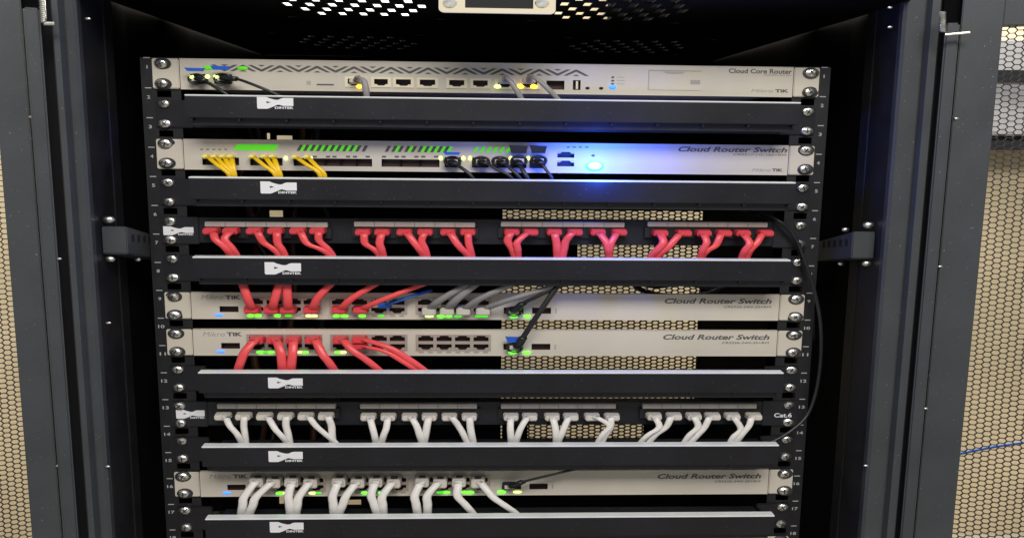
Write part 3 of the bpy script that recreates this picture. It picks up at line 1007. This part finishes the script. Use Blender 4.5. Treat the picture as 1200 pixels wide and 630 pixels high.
# ------------------------------------------------------------------ cables
ORD = ["leftmost", "second", "third", "fourth", "fifth", "sixth", "seventh", "eighth", "ninth", "tenth", "eleventh", "twelfth",
       "thirteenth", "fourteenth", "fifteenth", "sixteenth", "seventeenth", "eighteenth", "nineteenth", "twentieth", "twenty-first", "twenty-second", "twenty-third", "twenty-fourth"]
def nth(i):
    return ORD[i] if i == 0 else ORD[i] + " from left"

def cable(name, label, group, cord_m, boot_m, pts, r, wide, boot=None, cat="cable"):
    """pts: (px, py, depth); boot: (width, height, back y, front y) around the first point"""
    P = [at(*p) for p in pts]
    root = empty(name, P[0], label, cat, group)
    bm = bmesh.new()
    tube(bm, P, r, wide)
    obj("cord", bm, cord_m, root, smooth=True)
    if boot:
        w, h, yb, yf = boot
        b = P[0]
        bm = bmesh.new()
        vs_ = box(bm, b.x - w / 2, b.x + w / 2, yf, yb, b.z - h / 2, b.z + h / 2)
        for v in vs_:                                   # taper towards the cord
            if v.co.y < (yb + yf) / 2:
                v.co.x = b.x + (v.co.x - b.x) * 0.86
                v.co.z = b.z + (v.co.z - b.z) * 0.86
        bmesh.ops.bevel(bm, geom=list(bm.edges), offset=1.3, segments=2, affect='EDGES')
        obj("boot", bm, boot_m, root)
    return root

def crop(x0, y0, sc):
    return lambda x, y: (x0 + x / sc, y0 + y / sc)

# --- red row on the upper patch panel: boot, bend, end at the manager's lip
c1, c2, c3, c4 = crop(180, 240, 5.4545), crop(390, 240, 6), crop(570, 240, 6), crop(750, 240, 5.4545)
RED4 = [
    (c1, (375, 165), (400, 225), (500, 318)), (c1, (500, 165), (462, 225), (520, 318)),
    (c1, (650, 165), (700, 235), (810, 318)), (c1, (785, 165), (782, 235), (838, 318)),
    (c1, (925, 165), (990, 245), (1110, 318)), (c1, (1052, 165), (1055, 235), (1138, 318)),
    (c2, (215, 190), (232, 265), (325, 352)), (c2, (350, 190), (318, 260), (347, 352)),
    (c2, (505, 190), (560, 270), (645, 352)), (c2, (650, 190), (622, 260), (667, 352)),
    (c2, (810, 190), (865, 275), (935, 352)), (c2, (950, 190), (945, 260), (972, 352)),
    (c3, (178, 190), (150, 260), (200, 350)), (c3, (310, 190), (222, 265), (218, 350)),
    (c3, (475, 190), (487, 270), (502, 350)), (c3, (620, 190), (560, 260), (548, 350)),
    (c3, (780, 190), (838, 270), (858, 350)), (c3, (930, 190), (885, 265), (872, 350)),
    (c4, (125, 178), (158, 235), (85, 325)), (c4, (275, 178), (205, 245), (115, 325)),
    (c4, (400, 178), (430, 240), (378, 325)), (c4, (530, 178), (495, 250), (403, 325)),
    (c4, (650, 178), (712, 240), (662, 325)), (c4, (795, 178), (755, 250), (695, 325)),
]
def hang(i, C_, a, m, e, yend, name, label, group, cm, bmx, r, wide, bw, bh):
    ax, ay = C_(*a); mx, my = C_(*m); ex, ey = C_(*e)
    mx += random.uniform(-2.2, 2.2); my += random.uniform(-1.5, 1.5); ex += random.uniform(-2, 2)
    dx, dy = ex - mx, ey - my
    r *= random.uniform(0.95, 1.06)
    jd = random.uniform(-4, 4)
    pts = [(ax, ay, -11), (ax + (mx - ax) * 0.35, ay + (my - ay) * 0.22, -25), (mx, my, -29 + jd), (mx + dx * random.uniform(.45, .62), my + dy * 0.5, -28 + jd), (ex, ey + 0.5, -25 + jd * .5), (ex + dx * 0.3, ey + yend, -24)]
    return cable(name, label, group, cm, bmx, pts, r, wide, (bw, bh, -7.8, -21))
for i, (C_, a, m, e) in enumerate(RED4):
    hang(i, C_, a, m, e, 12, "patch_cable", "red cable %s plugged into the upper patch panel" % nth(i), "red cables of the upper patch panel", "red_cord", "red_boot", 2.15, 2.25, 19.5, 7.6)

# --- white row on the lower patch panel
c1, c2, c4 = crop(190, 460, 5.714), crop(400, 420, 3), crop(720, 455, 4.772)
W9 = [
    (c1, (412, 150), (452, 225), (520, 330)), (c1, (550, 150), (535, 220), (548, 330)),
    (c1, (690, 150), (752, 235), (842, 330)), (c1, (830, 150), (828, 220), (856, 330)),
    (c1, (965, 150), (1040, 225), (1165, 330)), (c1, (1100, 150), (1130, 220), (1145, 330)),
    (c2, (96, 201), (112, 240), (124, 293)), (c2, (166, 201), (155, 240), (142, 293)),
    (c2, (240, 201), (266, 240), (284, 293)), (c2, (310, 201), (306, 240), (288, 293)),
    (c2, (380, 201), (414, 235), (438, 293)), (c2, (450, 201), (458, 240), (462, 293)),
    (c2, (596, 201), (595, 240), (601, 293)), (c2, (662, 201), (632, 245), (612, 293)),
    (c2, (740, 201), (752, 240), (750, 293)), (c2, (806, 201), (782, 245), (758, 293)),
    (c2, (880, 201), (938, 235), (897, 293)), (c2, (950, 201), (952, 240), (912, 293)),
    (c4, (218, 150), (248, 215), (150, 303)), (c4, (330, 150), (295, 215), (195, 303)),
    (c4, (440, 150), (472, 215), (400, 303)), (c4, (545, 150), (512, 220), (435, 303)),
    (c4, (655, 150), (700, 220), (640, 303)), (c4, (775, 150), (742, 215), (690, 303)),
]
for i, (C_, a, m, e) in enumerate(W9):
    hang(i, C_, a, m, e, 12, "patch_cable", "white cable %s plugged into the lower patch panel" % nth(i), "white cables of the lower patch panel", "white_cord", "white_boot", 2.0, 2.25, 19.5, 7.6)

# --- red cables rising from the upper switch of the pair
U6 = [((296, 362), (290, 349), (285, 334)), ((319, 362), (322, 350), (327, 334)), ((338, 362), (337, 349), (336, 333)),
      ((365, 362), (373, 348), (387, 333)), ((398, 362), (413, 349), (441, 332)), ((423, 362), (448, 351), (487, 336))]
for i, (a, m, e) in enumerate(U6):
    dx, dy = e[0] - m[0], e[1] - m[1]
    pts = [(a[0], a[1], -9), (a[0] + (m[0] - a[0]) * .3, a[1] - 3, -22), (m[0], m[1], -28), (e[0], e[1], -27), (e[0] + dx * .6, e[1] + dy * .6, -24)]
    cable("patch_cable", "red cable %s rising from the upper switch of the pair" % nth(i), "red cables rising from the upper switch", "red_cord", "red_boot", pts, 2.4, 2.3, (19, 8.5, -3.8, -19))
cable("patch_cable", "blue cable slanting up from the upper switch beside the red ones", None, "blue_cord", "blue_cord",
      [(451, 357.5, -6), (457, 355.5, -14), (472, 350.5, -18), (489, 345, -14), (505, 340, -4)], 1.6, 2.0, (17, 7, -3.8, -11))
G6 = [((503, 363), (518, 350), (547, 333)), ((524, 363), (536, 350), (557, 333)), ((543, 363), (566, 348), (602, 332)), ((566, 363), (600, 350), (656, 333))]
for i, (a, m, e) in enumerate(G6):
    dx, dy = e[0] - m[0], e[1] - m[1]
    pts = [(a[0], a[1], -9), (a[0] + (m[0] - a[0]) * .3, a[1] - 4.5, -21), (m[0], m[1], -28), (e[0], e[1], -27), (e[0] + dx * .5, e[1] + dy * .5, -24)]
    cable("patch_cable", "grey cable %s rising from the upper switch of the pair" % nth(i), "grey cables rising from the upper switch", "grey_cord", "clear_boot", pts, 2.6, 2.3, (18.5, 10.5, -3.8, -20))

# --- red cables hanging from the lower switch of the pair
D7 = [((302, 397.5), (287, 412), (279, 433)), ((322, 397.5), (329, 412), (331, 433)), ((344, 397.5), (343, 413), (341, 433)), ((367, 397.5), (378, 415), (391, 433)),
      ((399, 397.5), (414, 411), (443, 433)), ((421, 397), (456, 407), (496, 433)), ((422, 404.5), (452, 412), (492, 437))]
for i, (a, m, e) in enumerate(D7):
    dx, dy = e[0] - m[0], e[1] - m[1]
    pts = [(a[0], a[1], -9), (a[0] + (m[0] - a[0]) * .3, a[1] + 2.0, -23), (m[0], m[1], -31), (m[0] + dx * .55, m[1] + dy * .5, -30), (e[0], e[1], -27), (e[0] + dx * .3, e[1] + 10, -24)]
    cable("patch_cable", "red cable %s hanging from the lower switch of the pair" % nth(i), "red cables hanging from the lower switch", "red_cord", "red_boot", pts, 2.5 if i < 6 else 2.0, 2.3, (18.5, 8.0 if i < 6 else 6.5, -3.8, -19))

# --- white cables hanging from the bottom switch
D11 = [((302, 562), (286, 582), (283, 600)), ((322, 563), (300, 582), (293, 600)), ((343, 562), (338, 580), (340, 600)), ((365, 563), (350, 582), (347, 600)),
       ((398, 562), (390, 580), (391, 600)), ((420, 563), (406, 580), (398, 600)), ((441, 562), (435, 579), (441, 600)), ((462, 563), (448, 581), (449, 600)),
       ((495, 562), (486, 580), (489, 600)), ((516, 563), (501, 580), (501, 600)), ((538, 562), (536, 580), (553, 600)), ((560, 563), (578, 582), (603, 600))]
for i, (a, m, e) in enumerate(D11):
    dx, dy = e[0] - m[0], e[1] - m[1]
    pts = [(a[0], a[1], -9), (a[0] + (m[0] - a[0]) * .25, a[1] + 3.5, -23), (m[0], m[1], -31), (m[0] + dx * .5, m[1] + dy * .5, -31), (e[0], e[1], -27), (e[0] + dx * .3, e[1] + 10, -24)]
    ca = cable("patch_cable", "white cable %s hanging from the bottom switch" % nth(i), "white cables of the bottom switch", "white_cord", "white_boot", pts, 2.5, 2.2, (18.5, 13.0, -3.8, -19))
    p = at(a[0], a[1] - 4.0, -19)
    boxo("clip_slot", (p.x - 4.0, p.x + 4.0, -19.25, -17, p.z - 0.9, p.z + 0.9), "hole_black", ca)

# --- yellow fibre cables
YEL = [((242, 183), (268, 204)), ((252, 183), (272, 204)), ((262, 183), (274, 204)), ((271, 183), (274.5, 204)),
       ((296, 183), (322, 204)), ((310, 183), (326, 204)), ((320, 183), (328, 204)), ((346, 183.5), (374, 203)), ((360, 183.5), (379, 203))]
for i, (a, e) in enumerate(YEL):
    mx, my = (a[0] + e[0]) / 2, (a[1] + e[1]) / 2
    pts = [(a[0], a[1] + 0.5, -6), (a[0] + (e[0] - a[0]) * .15, a[1] + 3, -18), (mx, my, -27), (e[0], e[1], -29), (e[0] + 2, e[1] + 12, -26)]
    cable("fibre_cable", "yellow fibre cable %s on the switch with the blue light" % nth(i), "yellow fibre cables", "yellow_cord", "yellow_boot", pts, 1.45, 2.2, (8.5, 5.0, YF + 4, -13))

# --- black fibre modules with pull tabs: module, bail ring, tab, cord
def module(label, x, y, pts, tab, r=1.3, ring=True, tab_m="blue_tab", w=17, h=9):
    P = at(x, y, -8)
    root = empty("fibre_cable", P, label, "cable", "black fibre cables")
    boxo("module", (P.x - w / 2, P.x + w / 2, -11, 3, P.z - h / 2, P.z + h / 2 - 2), "black_plastic", root, bevel=0.8)
    boxo("module_face", (P.x - w / 2 + 2.5, P.x + w / 2 - 2.5, -11.6, -11.1, P.z - h / 2 + 1.2, P.z + h / 2 - 3.2), "clear_boot", root)
    if ring:
        bm = bmesh.new()
        arc = [(P.x + w * 0.52 * math.cos(t), -12.5, P.z - 1 + h * 0.62 * math.sin(t)) for t in [math.pi * 2 * k / 14 for k in range(15)]]
        tube(bm, arc, 0.9, 1.8, sides=6, n=2)
        obj("bail_ring", bm, "black_plastic", root, smooth=True)
    if tab:
        tw, th, tz = tab
        bm = bmesh.new()
        prism(bm, [(P.x - tw / 2 - 2, P.z + tz + th), (P.x + tw / 2, P.z + tz + th * 0.9), (P.x + tw / 2 - 2, P.z + tz), (P.x - tw / 2 + 1, P.z + tz)], -17, -13)
        obj("pull_tab", bm, tab_m, root)
    bm = bmesh.new()
    tube(bm, [at(*p) for p in pts], r, 2.2)
    obj("cord", bm, "black_cord", root, smooth=True)
    bm = bmesh.new()
    q = at(*pts[0])
    tube(bm, [Vector((q.x, -11, q.z)), Vector((q.x + 1, -16, q.z - 0.6)), at(*pts[1])], 2.7, 2.0)
    obj("boot", bm, "black_plastic", root, smooth=True)
    return root
module("left black fibre cable with a blue tab on the top router", 232, 92, [(233, 92, -12), (240, 95, -20), (252, 102, -26), (264, 110, -28), (270, 118, -27)], (20, 3.6, 7.5))
module("right black fibre cable with a blue tab on the top router", 262, 91.5, [(263, 91.5, -12), (277, 92.5, -20), (296, 99, -26), (320, 109, -28), (332, 116, -27)], (20, 4.2, 8.5))
module("black fibre module with a blue tab, leftmost on the switch with the blue light", 530.5, 188, [(529, 189, -12), (535, 193, -20), (544, 199, -26), (552, 206, -28), (557, 216, -27)], (18, 3.4, 6.5))
module("second black fibre module from left on the switch with the blue light", 564, 188, [(564, 189, -12), (571, 192, -20), (586, 200, -26), (597, 206, -28), (603, 216, -27)], None)
module("third black fibre module from left on the switch with the blue light", 586, 188, [(586, 189, -12), (592, 192, -20), (600, 199, -26), (607, 206, -28), (612, 216, -27)], None)
module("black fibre module with a dark tab, fourth on the switch with the blue light", 608, 187, [(606, 189, -12), (609, 193, -20), (613, 200, -26), (617, 207, -28), (619, 216, -27)], (20, 9, 7.5), tab_m="black_plastic")
module("rightmost black fibre module on the switch with the blue light, close to that light", 631, 187, [(630, 188, -12), (635, 192, -22), (640, 199, -26), (645, 206, -28), (648, 216, -27)], (18, 9, 7.5), tab_m="black_plastic", r=1.0)
module("black fibre cable slanting up from the upper switch of the pair", 602, 363, [(602, 362, -12), (613, 355, -22), (632, 346, -27), (655, 335, -28), (680, 322, -27)], None, r=1.6)
module("black fibre cable with a blue tab climbing from the lower switch of the pair", 603, 405, [(606, 404, -12), (613, 395, -22), (630, 369, -32), (652, 337, -30), (664, 322, -27)], (19, 6.5, 6.5), r=1.7)
module("black fibre cable slanting up from the bottom switch", 597, 568, [(600, 567, -12), (612, 564, -22), (645, 556, -28), (684, 547, -28), (715, 540, -27)], None, ring=False, r=1.4)

# --- grey patch cables on the router
for i, (pts, lab) in enumerate((
        ([(417, 95, -8), (420, 90, -20), (426, 94, -26), (429, 106, -28), (430, 118, -27)], "clear grey cable in the leftmost socket of the top router"),
        ([(592, 95, -8), (593, 90, -20), (598, 95, -26), (606, 107, -28), (612, 118, -27)], "left of the two clear grey cables beside the amber lights on the router"),
        ([(620, 95, -8), (622, 89, -20), (631, 94, -26), (645, 107, -28), (655, 118, -27)], "right of the two clear grey cables beside the amber lights on the router"))):
    cable("patch_cable", lab, "grey cables on the router", "grey_cord", "clear_boot", pts, 1.7, 2.2, (17, 6.5, -1.0, -9))

# --- long black cord down the right rail, and a thinner one beside it
def loose(label, pts, r, wide, m, name="power_cable"):
    bm = bmesh.new()
    tube(bm, [at(*p) for p in pts], r, wide, n=8)
    o = obj(name, bm, m, None, smooth=True)
    return tag(o, label, "cable")
loose("long black cord curving down in front of the right rail",
      [(850, 236, 60), (880, 243, 20), (908, 256, -12), (928, 272, -14), (941, 300, -15), (953, 335, -15), (961, 375, -15), (962, 415, -15), (957, 455, -15), (946, 486, -18), (926, 505, -24), (903, 518, -28), (880, 528, -27)], 1.7, 1.4, "black_cord")
loose("thin black cord beside the long one at the upper right rail screws",
      [(855, 243, 60), (884, 250, 15), (912, 264, -9), (930, 283, -10), (939, 305, -9), (947, 335, 4), (953, 360, 20), (954, 400, 40)], 1.0, 1.4, "black_cord")
loose("dark loose cords looping behind the upper switch of the pair, seen against the rear mesh",
      [(735, 322, 300), (752, 340, 320), (790, 346, 330), (830, 343, 330), (860, 330, 320)], 3.2, 1.6, "black_cord", "loose_cable")
loose("black cord arching above the upper switch of the pair, in front of the rear mesh",
      [(720, 325, 380), (765, 336, 390), (800, 333, 390), (840, 338, 390), (870, 325, 380)], 2.6, 1.6, "black_cord", "loose_cable")
loose("blue cable hanging in the dark gap left of the left rail",
      [(203, 500, 150), (196, 525, 125), (190, 552, 110), (186, 585, 110), (196, 640, 130), (200, 680, 140)], 2.6, 2.2, "navy_cord", "hanging_cable")
P0, D, N, band, U = PR
q = [hit(px, py, P0 - N * 16, N) for px, py in ((1090, 538), (1130, 530), (1165, 523), (1200, 518), (1250, 511))]
bm = bmesh.new()
tube(bm, q, 1.5, 1.2)
tag(obj("hanging_cable", bm, "blue_cord", None, smooth=True), "thin blue cable crossing behind the right door mesh", "cable")

# --- dim cords hanging at the back of the rack
BACK = [(248, "black_cord", 4.5), (262, "brown_cord", 3.5), (282, "black_cord", 4.0), (300, "brown_cord", 5.0), (318, "black_cord", 4.0), (352, "brown_cord", 4.0), (372, "black_cord", 5.5)]
for i, (px, m, r) in enumerate(BACK):
    x0_ = at(px, 300, 560).x
    pts = [Vector((x0_ + random.uniform(-18, 18), 560 + random.uniform(-60, 60), z)) for z in range(20, -760, -90)]
    bm = bmesh.new()
    tube(bm, pts, r, 1.6, n=4)
    tag(obj("rear_cable", bm, m, None, smooth=True), "%s cord %s among those hanging at the dim back of the rack" % ("brown" if m == "brown_cord" else "black", nth(i)), "cable", "cords at the back of the rack")
